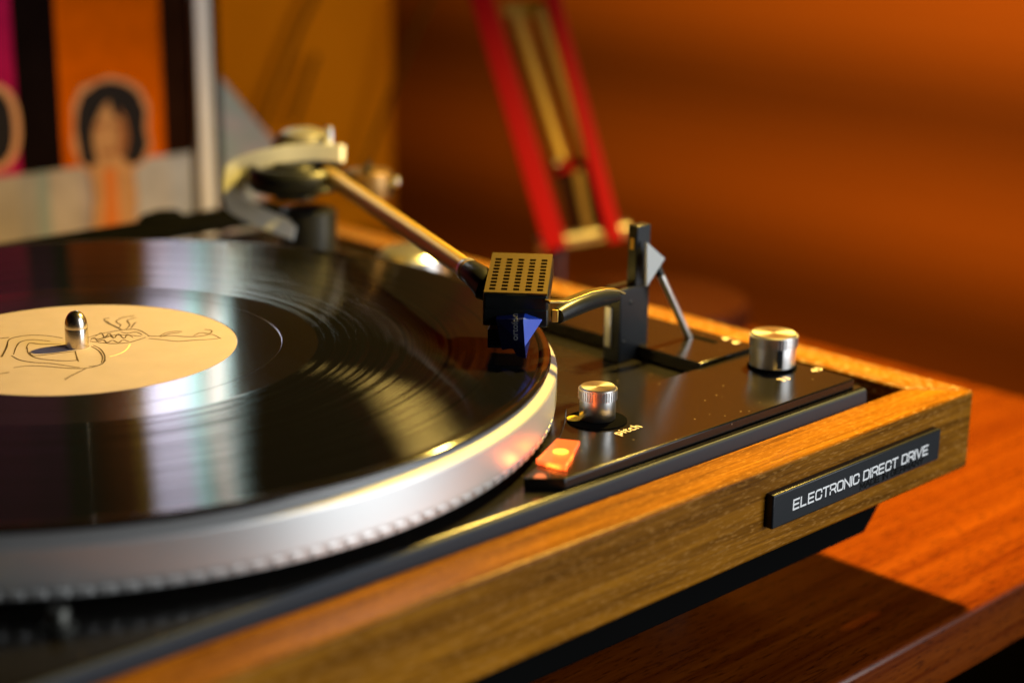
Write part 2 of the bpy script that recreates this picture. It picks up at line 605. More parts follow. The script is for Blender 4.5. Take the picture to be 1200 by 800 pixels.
for gr in (0.0905, 0.1042, 0.1183, 0.1327):      # quieter bands between the tracks
    sb_ = N(nt, 'ShaderNodeMath', operation='SUBTRACT')
    sb_.inputs[1].default_value = gr
    nt.links.new(ln.outputs['Value'], sb_.inputs[0])
    ab = N(nt, 'ShaderNodeMath', operation='ABSOLUTE')
    nt.links.new(sb_.outputs[0], ab.inputs[0])
    mp3 = N(nt, 'ShaderNodeMapRange')
    mp3.inputs['From Min'].default_value = 0.0003
    mp3.inputs['From Max'].default_value = 0.0008
    mp3.inputs['To Min'].default_value = 0.55
    mp3.inputs['To Max'].default_value = 1.0
    nt.links.new(ab.outputs[0], mp3.inputs['Value'])
    mu = N(nt, 'ShaderNodeMath', operation='MULTIPLY')
    nt.links.new(gaps, mu.inputs[0])
    nt.links.new(mp3.outputs[0], mu.inputs[1])
    gaps = mu.outputs[0]
nt.links.new(gaps, tb.inputs[1])
M['vinyl'] = mv
M['vinyl_smooth'] = mat('smooth_vinyl', (0.008, 0.006, 0.005), 0.10, ior=1.65)

# ------------------------------------------------------------------ the setting: table, wall, panelling
TZ = -101.0


def structure(o):
    o['kind'] = 'structure'
    return o


TX0, TX1, TY0, TY1 = -700, 465, -188.4, 428
t = MB()
prof = [(TY0, TZ - 23.5), (TY0, TZ - 3.0)] + [(TY0 + 3.0 - 3.0 * math.cos(a), TZ - 3.0 + 3.0 * math.sin(a)) for a in [math.radians(k * 15) for k in range(1, 7)]] + [(TY1, TZ), (TY1, TZ - 23.5)]
n = len(prof)
t.add([(TX0, y, z) for y, z in prof] + [(TX1, y, z) for y, z in prof],
      [tuple(range(n))[::-1], tuple(range(n, 2 * n))] + [(i, (i + 1) % n, n + (i + 1) % n, n + i) for i in range(n)])
tab = structure(t.build('table', M['table'], smooth=30))


# back wall, right end rounded to shape gradual shade, top kept low for dark reflections
WR = 160.0
wl = [(-900, 450.0)] + [(436 + WR * math.sin(math.radians(a)), 450 + WR - WR * math.cos(math.radians(a))) for a in range(0, 86, 5)]
structure(MB().prism(wl + [(590, 640), (-900, 640)], -600, 66).build('back_wall', M['wall'], smooth=30))

# far wood panelling: horizontal boards with recessed joints
pan = structure(MB().box((1312, -400, -900), (1330, 2600, 900)).build('panelled_wall', M['dark']))
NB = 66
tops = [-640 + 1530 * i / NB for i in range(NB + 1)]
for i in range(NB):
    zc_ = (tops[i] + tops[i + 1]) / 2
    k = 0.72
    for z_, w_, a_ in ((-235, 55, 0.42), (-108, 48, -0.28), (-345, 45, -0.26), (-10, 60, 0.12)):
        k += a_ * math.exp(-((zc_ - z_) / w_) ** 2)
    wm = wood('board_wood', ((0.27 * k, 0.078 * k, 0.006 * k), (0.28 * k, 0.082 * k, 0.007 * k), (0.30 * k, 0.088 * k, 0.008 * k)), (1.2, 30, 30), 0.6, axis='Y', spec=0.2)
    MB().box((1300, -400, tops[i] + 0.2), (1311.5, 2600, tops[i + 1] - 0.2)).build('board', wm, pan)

# ------------------------------------------------------------------ the record player
rp = thing('record_player', 'walnut framed record player with silver platter standing on the table', 'record player', (0, 0, TZ))
XC, YC, ZC, H, WD = 248.9, -174.2, -26.0, 28.8, 17.3
XL, YB = -184.0, 197.0
e = 0.06


def rail(name, poly, m):
    return MB().prism(poly, ZC - H, ZC).build(name, m, rp, bevel=1.1, seg=3)


rail('plinth_rail', [(XL, YC), (XC, YC), (XC - WD, YC + WD), (XL + WD, YC + WD)], M['walnut'])
rail('plinth_rail', [(XC, YC + e), (XC, YB - e), (XC - WD + e, YB - WD), (XC - WD + e, YC + WD)], M['walnut_y'])
rail('plinth_rail', [(XC, YB), (XL, YB), (XL + WD, YB - WD), (XC - WD, YB - WD)], M['walnut'])
rail('plinth_rail', [(XL, YB - e), (XL, YC + e), (XL + WD - e, YC + WD), (XL + WD - e, YB - WD)], M['walnut_y'])

# black base tray with sloping ends
t = MB()
y0, y1 = -155.0, 178.0
vs = []
for y in (y0, y1):
    vs += [(-150, y, -76.8), (217, y, -76.8), (229, y, -64.5), (229, y, -53), (-165, y, -53), (-165, y, -64.5)]
t.add(vs, [(0, 1, 2, 3, 4, 5), (11, 10, 9, 8, 7, 6)] + [(i, (i + 1) % 6, 6 + (i + 1) % 6, 6 + i) for i in range(6)])
t.build('base_tray', M['dark'], rp, bevel=0.8)
for x in (-120, 165):
    for y in (-100, 130):
        MB().lathe([(15, TZ), (16, TZ + 1), (16, -84), (20, -83), (20, -76.7)], 32, (x, y, 0)).build('foot', M['rubber'], rp)
MB().box((XL + WD + 0.5, YC + WD + 0.5, -54.5), (XC - WD - 0.5, YB - WD - 0.5, -52.5)).build('plinth_floor', M['dark'], rp)

# chassis plate with rounded front lip
CZ = -21.5
cx0, cx1, cy0, cy1 = -163, 211.0, -154.8, 176.0
MB().box((cx0, cy0, -27), (cx1, cy1, CZ)).build('chassis_plate', M['black_metal'], rp, bevel=1.0, seg=2)
yo, zo = cy0 - 0.2, CZ - 0.3
prof = [(yo + 0.1, zo)]
for k in range(0, 7):
    a = math.radians(15 * k)
    prof.append((yo - 0.9 * math.sin(a), zo - 1.2 + 1.2 * math.cos(a)))
prof += [(yo - 1.3, zo - 6.4), (yo - 1.3, zo - 16), (yo + 0.1, zo - 16)]
n = len(prof)
t = MB()
t.add([(cx0, y, z) for y, z in prof] + [(cx1 - 1, y, z) for y, z in prof],
      [tuple(range(n))[::-1], tuple(range(n, 2 * n))] + [(i, (i + 1) % n, n + (i + 1) % n, n + i) for i in range(n)])
t.build('chassis_lip', M['lip'], rp, smooth=35)
MB().box((cx1 + 0.2, cy0, -40), (cx1 + 0.8, cy1, -26)).build('chassis_skirt', M['dark'], rp)

# transport screws and rear ledge
for x, y in ((-85, -135), (-112, -140)):
    sc = MB().lathe([(4.2, CZ), (4.2, CZ + 1), (2.6, CZ + 1.2), (2.6, CZ + 4.5), (2.2, CZ + 5)], 20, (x, y, 0)).build('transport_screw', M['screw'], rp)
MB().box((-160, 186.0, -21.8), (226, 206, -15.2)).build('rear_ledge', M['dark'], rp, bevel=1.0)
for x in (158, -90):
    MB().tube([(x - 13, 198, -16.5), (x - 8, 198, -14.6), (x, 198, -14.2), (x + 8, 198, -14.6), (x + 13, 198, -16.5)], [2, 4, 4.6, 4, 2], 14).build('lid_hinge', M['dark'], rp)

# badge
bd = MB().box((132.0, YC - 3.0, -45.1), (224.5, YC + 0.5, -33.9)).build('badge', M['grey_black'], rp, bevel=0.5)
stroke_text('lettering', 'ELECTRONIC DIRECT DRIVE', M['white_print'], bd, (142.3, YC - 3.02, -41.1), (1, 0, 0), (0, 0, 1), 74.6, 3.05, 0.60, 0.06)
stroke_text('lettering', 'MADE IN GERMANY', M['black_print'], bd, (178.2, YC - 3.02, -43.8), (1, 0, 0), (0, 0, 1), 36.3, 1.9, 0.55, 0.05)

# control panel, its left edge follows the platter
PZ = -18.0
arc = [(155.3 * math.cos(math.radians(a)), 155.3 * math.sin(math.radians(a))) for a in [-45 - 23.4 * k / 14 for k in range(15)]]
poly = arc + [(57.9, -146.3), (65.2, -153.2), (206.5, -153.2), (206.5, -110.2)]
cp = MB().prism(poly, CZ + 0.05, PZ).build('control_panel', M['panel_black'], rp, bevel=0.5)
text_mesh('lettering', 'pitch', 5.0, M['cream_print'], cp, (atz(725, 510, PZ).x, atz(725, 510, PZ).y, PZ + 0.02), (1, 0.02, 0), (-0.02, 1, 0), 0.04, 1.06, 1.1)
q = atz(917, 447, PZ)
text_mesh('lettering', '33', 4.2, M['cream_print'], cp, (q.x, q.y, PZ + 0.02), (1, 0, 0), (0, 1, 0), 0.04, 1.1, 1.2)
q = atz(955, 436, PZ)
text_mesh('lettering', '45', 4.2, M['cream_print'], cp, (q.x, q.y, PZ + 0.02), (1, 0, 0), (0, 1, 0), 0.04, 1.1, 1.2)

# cueing plate behind it
lp = MB().prism([(177, -109.6), (209.5, -109.6), (209.5, -25), (177, -25)], CZ + 0.05, -16.6).build('cueing_plate', M['panel_black'], rp, bevel=0.4)
MB().box((199.4, -97, -16.58), (202.2, -84.5, -16.4)).build('lever_slot', M['dark'], lp)
for x, y in ((207.2, -96), (206.0, -101.5)):
    MB().prism([(x - 1.6, y - 1.2), (x + 1.6, y - 1.2), (x, y + 1.6)], -16.58, -16.5).build('lift_symbol', M['cream_print'], lp)


# knobs
def knob(name, x, y, r, h, fl, style):
    z = PZ
    root = MB().lathe([(r * 0.98, z + 1.0), (r, z + 1.2), (r, z + h * 0.62), (r, z + h - 0.35), (r * 0.94, z + h), (r * 0.5, z + h - 0.03), (0, z + h - 0.06)], 72, (x, y, 0)).build(name, M['knob'], rp, smooth=30)
    n = 44
    vs, fs = [], []
    z0, z1 = z + h * 0.66, z + h - 0.7
    t = MB()
    for k in range(n):
        a = 2 * math.pi * k / n
        c, s = math.cos(a), math.sin(a)
        t.obox((x + c * r, y + s * r, (z0 + z1) / 2), (c * 0.45, s * 0.45, 0), (-s * r * 0.042, c * r * 0.042, 0), (0, 0, (z1 - z0) / 2))
    t.build('knurling', M['knob'], root, smooth=0)
    MB().lathe([(fl, z + 0.02), (fl, z + 0.5), (fl - 0.4, z + 0.7), (r * 0.6, z + 0.8), (r * 0.6, z + 1.05)], 48, (x, y, 0)).build('base_ring', M['dark'], root, smooth=30)
    return root


mk = bpy.data.materials.new('turned_aluminium')
mk.use_nodes = True
nt = mk.node_tree
b = nt.nodes['Principled BSDF']
b.inputs['Base Color'].default_value = (0.72, 0.71, 0.70, 1)
b.inputs['Metallic'].default_value = 1
b.inputs['Roughness'].default_value = 0.30
b.inputs['Anisotropic'].default_value = 0.6
tg = N(nt, 'ShaderNodeTangent', direction_type='RADIAL', axis='Z')
nt.links.new(tg.outputs[0], b.inputs['Tangent'])
M['knob'] = mk

KX, KY = 109.0, -124.6
pk = knob('pitch_knob', KX, KY, 5.7, 11.4, 9.4, 'pitch')
MB().lathe([(2.4, PZ + 0.6), (2.4, PZ + 1.0), (2.0, PZ + 1.2)], 24, (KX - 5.6, KY + 4.6, 0)).build('pointer_dot', M['yellow'], pk)
sk = knob('speed_knob', 196.0, -126.0, 7.9, 12.4, 8.6, 'speed')
MB().obox((196 - 4.4, -126 - 6.4, PZ + 6.6), (0.9 * 0.82, -0.9 * 0.57, 0), (0.45 * 0.57, 0.45 * 0.82, 0), (0, 0, 5.0)).build('grip_groove', M['grey_black'], sk)

# strobe lamp: orange prism with a glowing bulb under it
ms = bpy.data.materials.new('orange_translucent_plastic')
ms.use_nodes = True
nt = ms.node_tree
b = nt.nodes['Principled BSDF']
b.inputs['Base Color'].default_value = (1.0, 0.23, 0.07, 1)
b.inputs['Roughness'].default_value = 0.22
b.inputs['Transmission Weight'].default_value = 0.75
b.inputs['Emission Color'].default_value = (1.0, 0.20, 0.06, 1)
b.inputs['Emission Strength'].default_value = 0.35
st = MB()
top = [(atz(x, y, -16.4).x, atz(x, y, -16.4).y) for x, y in ((652, 513), (680, 516), (664, 546), (628, 538))]
st.add([(x, y, PZ + 0.02) for x, y in top] + [(x, y, -16.4) for x, y in top],
       [(3, 2, 1, 0), (4, 5, 6, 7), (0, 1, 5, 4), (1, 2, 6, 5), (2, 3, 7, 6), (3, 0, 4, 7)])
so = st.build('strobe_window', ms, rp, bevel=0.4)
me_ = bpy.data.materials.new('glowing_bulb')
me_.use_nodes = True
bb = me_.node_tree.nodes['Principled BSDF']
bb.inputs['Base Color'].default_value = (1, 0.5, 0.1, 1)
bb.inputs['Emission Color'].default_value = (1.0, 0.42, 0.06, 1)
bb.inputs['Emission Strength'].default_value = 9
MB().lathe([(0, -17.9), (1.4, -17.8), (2.3, -17.4), (2.4, -17.1), (1.8, -16.8), (0, -16.65)], 20, (atz(657, 530, -17).x, atz(657, 530, -17).y, 0)).build('bulb', me_, so)
lamp('strobe_light', 'POINT', (64.0, -144.5, -16.0), (0, 0, 0), 0.0014, (1.0, 0.20, 0.05), 0.002)

# platter
pl = MB().lathe([(20, -17.5), (147.5, -17.5), (148.0, -18.0), (151.3, -17.7), (151.5, -14.9), (151.6, -14.5), (152.4, -14.3), (152.5, -14.0), (152.5, -4.6), (152.1, -4.0), (149.6, -1.7), (149.0, -1.45), (30, -1.45)], 360).build('platter', M['platter'], rp, smooth=8)
nd = 180
proto = None
for k in range(nd):
    a = 2 * math.pi * k / nd
    if proto is None:
        t = MB()
        vs = []
        w, hh = 2.55, 1.15
        prof = [(-w, -hh, 150.3), (w, -hh, 150.3), (w, hh, 150.5), (-w, hh, 150.5), (-w * 0.55, -hh * 0.7, 152.0), (w * 0.55, -hh * 0.7, 152.0), (w * 0.55, hh * 0.6, 152.1), (-w * 0.55, hh * 0.6, 152.1)]
        t.add([(r_, x, z - 16.35) for x, z, r_ in prof], [(0, 1, 5, 4), (1, 2, 6, 5), (2, 3, 7, 6), (3, 0, 4, 7), (4, 5, 6, 7), (0, 3, 2, 1)])
        proto = t.build('strobe_dot', M['platter'], pl, smooth=0)
        continue
    o = proto.copy()
    o.rotation_euler = (0, 0, a)
    S.collection.objects.link(o)
    o.parent = pl
sb = MB().lathe([(3.62, -1), (3.62, 6.0), (3.55, 6.2)], 40).build('spindle', M['chrome'], rp, smooth=30)
prof = [(3.62, 6.2)] + [(3.62 * math.sqrt(max(0, 1 - (k / 10) ** 2.1)), 6.2 + 5.6 * k / 10) for k in range(1, 11)]
MB().lathe(prof, 40).build('spindle_tip', M['chrome'], sb, smooth=60)

# ------------------------------------------------------------------ the record on the platter
vr = thing('vinyl_record', 'black vinyl record with sketch on its tan label on the platter', 'record', (0, 0, -1.4))
MB().lathe([(76.0, 0.0), (146.6, 0.0)], 256, cap=False).build('grooves', M['vinyl'], vr)
MB().lathe([(50.2, -0.25), (50.35, -0.02), (64.0, -0.02), (64.15, -0.06), (64.35, -0.06), (64.5, -0.02), (75.6, -0.02), (76.0, 0.0)], 256, cap=False).build('run_out', M['vinyl_smooth'], vr, smooth=1)
MB().lathe([(146.6, 0.0), (147.0, 0.16), (148.2, 0.32), (149.4, 0.18), (150.3, -0.35), (150.5, -0.8), (150.1, -1.35), (40, -1.38), (40, -0.6), (50.2, -0.25)], 256, cap=False).build('edge_bead', M['vinyl_smooth'], vr, smooth=60)
lb = MB().lathe([(50.1, -0.3), (50.1, -0.02), (49.9, 0.0), (3.75, 0.0), (3.75, -0.6)], 200, cap=False).build('label_paper', M['kraft'], vr, smooth=40)
strokes = [
    [(390, 245), (430, 232), (480, 222), (540, 212), (600, 210), (640, 228), (655, 240)],
    [(395, 262), (440, 268), (500, 272), (560, 268), (600, 258), (640, 245)],
    [(400, 250), (450, 250), (500, 235), (560, 235), (620, 240)],
    [(530, 210), (500, 195), (470, 180), (458, 165), (480, 160)],
    [(535, 212), (515, 200), (485, 186), (470, 172)],
    [(520, 205), (530, 190), (510, 175), (540, 158), (590, 150)],
    [(555, 208), (570, 190), (560, 170), (600, 158)],
    [(575, 205), (590, 185), (600, 178)],
    [(650, 238), (700, 240), (760, 238), (820, 242), (880, 240), (930, 232), (970, 250)],
    [(655, 250), (720, 256), (780, 262), (840, 258), (900, 255), (960, 250)],
    [(700, 240), (730, 225), (770, 218), (800, 220)], [(705, 243), (750, 228), (790, 225)],
    [(850, 238), (880, 225), (920, 228), (930, 215), (900, 210)],
    [(420, 240), (445, 225), (460, 245), (480, 228), (500, 248), (520, 230), (545, 250), (560, 232), (585, 246)],
    [(398, 255), (415, 246), (430, 262), (455, 256), (470, 268), (495, 258), (520, 268), (540, 256), (565, 262)],
    [(430, 258), (470, 240), (500, 244)], [(530, 222), (560, 226), (600, 222), (625, 234)],
    [(120, 290), (125, 315), (160, 335), (230, 345), (300, 348), (340, 345)],
    [(115, 295), (130, 270), (180, 275), (270, 275)],
    [(10, 330), (30, 290), (40, 255), (90, 240), (150, 235), (210, 238), (275, 248)],
    [(4, 332), (22, 300), (34, 268)],
    [(60, 320), (70, 290), (90, 265), (140, 255), (220, 262)],
    [(50, 325), (90, 345), (150, 355), (230, 360), (350, 378)],
    [(60, 378), (120, 370), (200, 372), (300, 380), (380, 380), (440, 365), (465, 345)],
    [(330, 305), (340, 340), (345, 350)],
    [(410, 280), (440, 295), (460, 325), (455, 355), (430, 368), (390, 372)],
    [(400, 284), (432, 302), (450, 330), (446, 356)],
    [(385, 378), (340, 400), (300, 420), (285, 432)], [(300, 424), (284, 426)],
    [(0, 405), (40, 398)], [(0, 250), (40, 245)],
    [(130, 310), (150, 325), (250, 315), (335, 305)],
]
t = MB()
for st in strokes:
    pts = []
    for X, Y in st:
        q = atz(X / 3.75, 330 + Y / 3.75, 0.0)
        pts.append(Vector((q.x, q.y, 0.045)))
    # smooth the hand line
    fine = []
    for i in range(len(pts) - 1):
        p0, p1, p2, p3 = pts[max(i - 1, 0)], pts[i], pts[i + 1], pts[min(i + 2, len(pts) - 1)]
        for k in range(6):
            u = k / 6
            fine.append(0.5 * ((2 * p1) + (p2 - p0) * u + (2 * p0 - 5 * p1 + 4 * p2 - p3) * u * u + (3 * p1 - p0 - 3 * p2 + p3) * u ** 3))
    fine.append(pts[-1])
    w = [0.28 + 0.22 * math.sin(math.pi * i / (len(fine) - 1)) + random.uniform(-0.08, 0.08) for i in range(len(fine))]
    t.strip(fine, w, 0.05)
t.build('drawing', M['ink'], lb, smooth=0)
t = MB()
t.strip([Vector((*atz(X / 3.75, 330 + Y / 3.75, 0.0).xy, 0.045)) for X, Y in ((480, 330), (505, 324), (530, 315), (550, 304), (562, 292), (572, 275))], 0.5, 0.05)
t.build('drawing', M['ink_light'], lb, smooth=0)

# ------------------------------------------------------------------ tonearm and its bearing (parts of the player)
A0, A1 = Vector((174.5, 94.0, 20.0)), Vector((103.5, -74.5, 20.0))
ad = (A1 - A0).normalized()
ta = MB().tube([A0 - ad * 6, A0, A1], 3.5, 24).build('tonearm', M['brass'], rp)
ha = Vector((0.747, 0.664, 0.0))              # headshell axis, pointing back
hp = Vector((0.664, -0.747, 0.0))             # across
Fc = Vector((95.5, -101.0, 21.0))
Rc = Vector((118.5, -80.6, 26.3))
hl = (Rc - Fc)
hn = hp.cross(hl).normalized()
if hn.z < 0:
    hn = -hn
hu = hl.normalized()
L = hl.length
# perforated top plate: five columns of slots
HW = 9.9
t = MB()
cols_u = [-HW]
for c in range(5):
    cc = -7.2 + 3.75 * c - 0.3
    cols_u += [cc - 0.95, cc + 0.95]
cols_u += [HW]
rows_v = [0.0]
for r_ in range(10):
    rc = 2.6 + r_ * (L - 8.0) / 9
    rows_v += [rc - 0.85, rc + 0.85]
rows_v += [L]
for i in range(len(cols_u) - 1):
    for j in range(len(rows_v) - 1):
        if i % 2 == 1 and j % 2 == 1:
            continue
        a = Fc + hp * ((cols_u[i] + cols_u[i + 1]) / 2) + hu * ((rows_v[j] + rows_v[j + 1]) / 2) - hn * 0.3
        t.obox(a, hp * ((cols_u[i + 1] - cols_u[i]) / 2), hu * ((rows_v[j + 1] - rows_v[j]) / 2), hn * 0.3)
bmv = t
top_plate = bmv.build('headshell_grille', M['gold_top'], ta, smooth=0)
# headshell body
c = (Fc + Rc) / 2 - hn * 4.4
MB().obox(c, hp * (HW + 0.35), hu * (L / 2 + 0.3), hn * 3.7).build('headshell', M['black_plastic'], ta, bevel=1.0, seg=3)
cc = Fc + hu * 9 - Vector((0, 0, 9.6))
MB().obox(cc, hp * 10.2, ha * 8.6, Vector((0, 0, 3.0))).build('cartridge_mount', M['black_plastic'], ta, bevel=0.6)
# neck between tube and headshell
MB().tube([A1 - ad * 5, A1 + ad * 3, A1 + ad * 7 - Vector((0, 0, 1.5)), Fc + hu * 16 - hp * 4 - hn * 7.2], [4.0, 4.4, 4.8, 4.6], 20).build('headshell_neck', M['black_plastic'], ta)
MB().tube([A1 - ad * 9, A1 - ad * 7], 4.0, 20).build('tube_collar', M['alu'], ta)
# finger lift: thin curved golden strip, and dark lift bar under it
base = Fc + hp * (HW + 0.2) + hu * 1.5 - hn * 2.2
pts = []
for X, Y, dz in ((640, 353, 0), (662, 353, 0), (672, 349, 0), (690, 342, 0), (708, 338.5, 0), (722, 339.5, 0), (730, 343, 0)):
    d = CF + CR * ((X - 600) / FPX) + CU * ((400 - Y) / FPX)
    dep = 527 + (X - 640) * 0.22
    pts.append(CAM + d * dep)
MB().strip(pts, 3.4, 0.8).build('finger_lift', M['gold_top'], ta, bevel=0.2)
pts = []
for X, Y in ((652, 368), (668, 365), (690, 359), (708, 352), (722, 347)):
    d = CF + CR * ((X - 600) / FPX) + CU * ((400 - Y) / FPX)
    dep = 533 + (X - 640) * 0.34
    pts.append(CAM + d * dep)
# cartridge: black body with print, blue stylus wedge
f0 = Fc + Vector((0, 0, -12.4))
ca = f0 + ha * 7.0
cart = MB().obox(ca + Vector((0, 0, -2.8)) - hp * 2.6, hp * 6.0, ha * 7.0, Vector((0, 0, 3.0))).build('cartridge', M['black_plastic'], ta, bevel=0.3)


def px3(X, Y, dep):
    d = CF + CR * ((X - 600) / FPX) + CU * ((400 - Y) / FPX)
    return CAM + d * dep


# stylus holder: left face dark with the maker's lettering, right face bright blue and tapering
D0 = 524.0
v0 = [px3(581, 374, D0 + 4), px3(613, 374, D0), px3(636, 374, D0 + 7), px3(588, 410, D0 + 6), px3(615, 406, D0 + 1.5), px3(617, 404, D0 + 3)]
bk = ha * 9
t = MB()
t.add([v0[0], v0[1], v0[4], v0[3], v0[0] + bk, v0[3] + bk, v0[1] + bk, v0[4] + bk],
      [(0, 1, 2, 3), (0, 4, 6, 1), (3, 2, 7, 5), (0, 3, 5, 4), (1, 6, 7, 2), (4, 5, 7, 6)])
sy = t.build('stylus_holder', M['blue_dark'], ta, smooth=0)
t = MB()
a_, b_, c_ = v0[1] + ha * 0.02 + hp * 0.05, v0[2], v0[4] + hp * 0.05
t.add([a_, b_, c_, a_ + bk, b_ + bk * 0.8, c_ + bk], [(0, 2, 1), (0, 1, 4, 3), (1, 2, 5, 4), (0, 3, 5, 2), (3, 4, 5)])
t.build('stylus_guard', M['blue'], ta, smooth=0)
t = MB()
tip = px3(616.5, 420, D0 + 2.5)
t.add([px3(600, 407, D0 + 4), px3(615.2, 406, D0 + 1.6), px3(621, 400, D0 + 4.5), tip, px3(606, 417, D0 + 5)], [(0, 1, 3, 4), (1, 2, 3), (0, 4, 3, 2), (0, 2, 1)])
t.build('stylus_tip', M['blue_dark'], ta, smooth=0)
tx = (px3(603.5, 399, D0 + 1.6), px3(603.5, 374, D0 + 1.4))
ux = (tx[1] - tx[0]).normalized()
uy = (v0[0] - v0[1]).normalized()
uy = (uy - ux * uy.dot(ux)).normalized()
nz = ux.cross(uy)
if nz.dot(CF) > 0:
    nz = -nz
text_mesh('lettering', 'ortofon', 3.0, M['grey_print'], ta, px3(606.5, 399, D0 + 0.4), ux, uy, 0.03, 0.95, 0.95)

# arm rest block with slotted post (parts of the player)
ar = MB().box((167.3, -80.5, CZ + 0.05), (182.4, -72.6, 5.5)).build('arm_rest', M['grey_black'], rp, bevel=0.5)
MB().box((175.0, -80.3, 5.3), (182.2, -76.0, 27.0)).build('arm_clip', M['grey_black'], ar, bevel=0.4)
MB().box((174.7, -79.0, 18.5), (175.1, -77.4, 22.5)).build('clip_slot', M['brass'], ar)
MB().box((166.6, -76.6, -16.5), (167.4, -73.6, -1.5)).build('silver_strip', M['alu'], ar, bevel=0.3)
for x, z in ((172.6, 0.0), (169.6, -14.2)):
    MB().lathe([(0.9, 0), (0.9, 0.35), (0.5, 0.5)], 16, (x, -80.4, z), (0, -1, 0)).build('rivet', M['black_plastic'], ar)
t0, t1 = px3(653, 370, 540), px3(722, 347, 566)
mid = [t0.lerp(t1, k / 6) + Vector((0, 0, 1.5 * math.sin(math.pi * k / 6))) for k in range(7)]
MB().tube(mid, [2.6, 3.0, 3.2, 3.2, 3.0, 2.6, 2.0], 16).build('lift_bar', M['grey_black'], ar)
MB().obox(px3(650.5, 370, 538.5), hp * 1.0, ha * 0.5, Vector((0, 0, 2.0))).build('lift_bar_end', M['brass'], ar, bevel=0.2)

# cueing lever
l0, l1 = Vector((198.2, -86.5, -16.6)), px3(774, 322, 600)
lv = MB().tube([l0, l0.lerp(l1, 0.5), l1], 1.45, 16).build('cueing_lever', M['alu'], rp)
l2 = px3(764, 298, 598)
MB().tube([l1, l2], 1.5, 12).build('lever_sleeve', M['black_plastic'], lv)
t = MB()
fa, fb, fc = px3(757, 284, 596), px3(778, 303, 598), px3(757, 336, 596)
nn = (fb - fa).cross(fc - fa).normalized()
t.add([fa + nn, fb + nn, fc + nn, fa - nn, fb - nn, fc - nn], [(0, 1, 2), (5, 4, 3), (0, 3, 4, 1), (1, 4, 5, 2), (2, 5, 3, 0)])
t.build('lever_flag', M['flag'], lv, smooth=0)

# gimbal: pale C-shaped bracket, dark bearing ring, dials
PV = Vector((174.5, 98.5, 20.0))
depP = (PV - CAM).dot(CF)


def pp(X, Y, d=0.0):
    return px3(X, Y, depP + d)


gb = MB().lathe([(24, CZ + 0.1), (24, CZ + 3), (22, CZ + 4), (13, CZ + 4.4), (12, -8), (12, 4), (10, 5)], 40, (PV.x - 4, PV.y + 4, 0)).build('bearing_base', M['black_plastic'], rp, smooth=30)
cpts = [pp(402, 180, -4), pp(372, 179, -2), pp(338, 181), pp(303, 189), pp(284, 196, 2), pp(276, 201, 2), pp(275, 212, 2), pp(275, 232, 2), pp(278, 241, 2), pp(288, 247, 1), pp(312, 258), pp(348, 272, -2)]
MB().strip(cpts, [7.0, 7.0, 7.4, 7.8, 8.4, 8.8, 9.0, 9.0, 8.8, 8.4, 8.0, 7.6], 6.0, up=-CF).build('bearing_bracket', M['cream'], gb, bevel=0.7)
ring = []
rcn = pp(346, 207, 0)
for k in range(40):
    a = 2 * math.pi * k / 40
    ring.append(rcn + Vector((17.5 * math.cos(a), 17.5 * math.sin(a), 0)))
MB().tube(ring, 3.4, 10, closed=True, flat=1.5).build('gimbal_ring', M['black_plastic'], gb)
MB().lathe([(0.5, -9), (9, -9), (10, -5), (10, 4), (8, 6), (0.5, 6.4)], 28, rcn).build('gimbal_hub', M['black_plastic'], gb, smooth=30)
d0 = pp(356, 170, 8)
MB().lathe([(10.5, -3), (10.8, 3.5), (9.5, 5.6), (5, 7.2), (0.2, 7.6)], 36, d0).build('bearing_cap', M['cream_dim'], gb, smooth=30)
d1 = pp(386, 168, 0)
MB().lathe([(1.6, 0), (1.6, 6.5), (1.0, 7)], 16, d1).build('bearing_screw', M['alu'], gb)
d2 = pp(432, 214, 10)
fd = MB().lathe([(9.8, -6), (10.2, -5), (10.2, 4), (9.4, 5.4), (9.0, 5.6), (0.2, 6.2)], 36, d2).build('force_dial', M['rod_dark'], gb, smooth=30)
MB().obox(d2 + Vector((0, 0, 6.6)), CR * 1.0, Vector((CF.x, CF.y, 0)) * 9, Vector((0, 0, 1.2))).build('dial_grip', M['black_plastic'], gb)
d3 = pp(460, 213, 6)
MB().lathe([(2.4, -2), (2.6, 2), (1.6, 3)], 16, d3, (0.72, -0.7, 0.1)).build('dial_stud', M['rod'], gb)
# counterweight behind the bearing
w0 = A0 - ad * 8
MB().tube([A0 - ad * 20, A0 - ad * 30, A0 - ad * 52], [10, 12, 12], 28).build('counterweight', M['black_plastic'], ta)
# chrome dial on the chassis, right behind the record edge
MB().lathe([(15, CZ), (15.4, CZ + 2), (14.8, CZ + 9), (13, CZ + 11), (4, CZ + 11.6), (0.2, CZ + 11.7)], 40, (196, 64, 0)).build('antiskating_dial', M['alu'], rp, smooth=30)

# ------------------------------------------------------------------ red desk lamp behind the player
DL = 940.0
bc = atz(765, 346, TZ + 13)
bc = Vector((bc.x, bc.y, 0))
dl = thing('desk_lamp', 'red desk lamp arm with springs standing behind the record player', 'desk lamp', (bc.x, bc.y, TZ))
MB().lathe([(54, TZ), (55, TZ + 1.5), (54.5, TZ + 9), (52, TZ + 12), (20, TZ + 13.5), (8, TZ + 16), (0.2, TZ + 16)], 64, bc).build('lamp_base', M['dark_red'], dl, smooth=30)
j0, j1 = px3(630, 288, DL), px3(738, 268, DL)
MB().tube([j0, j1], 4.6, 18).build('joint_rod', M['rod'], dl)
MB().tube([px3(652, 292, DL), Vector((px3(652, 292, DL).x, px3(652, 292, DL).y, TZ + 11))], 5.5, 18).build('lamp_post', M['dark_red'], dl)
nrm = -CF


def bar(name, a, b, w, th, m, parent, d=0.0):
    return MB().strip([a, b], w, th, up=nrm).build(name, m, parent, bevel=0.6)


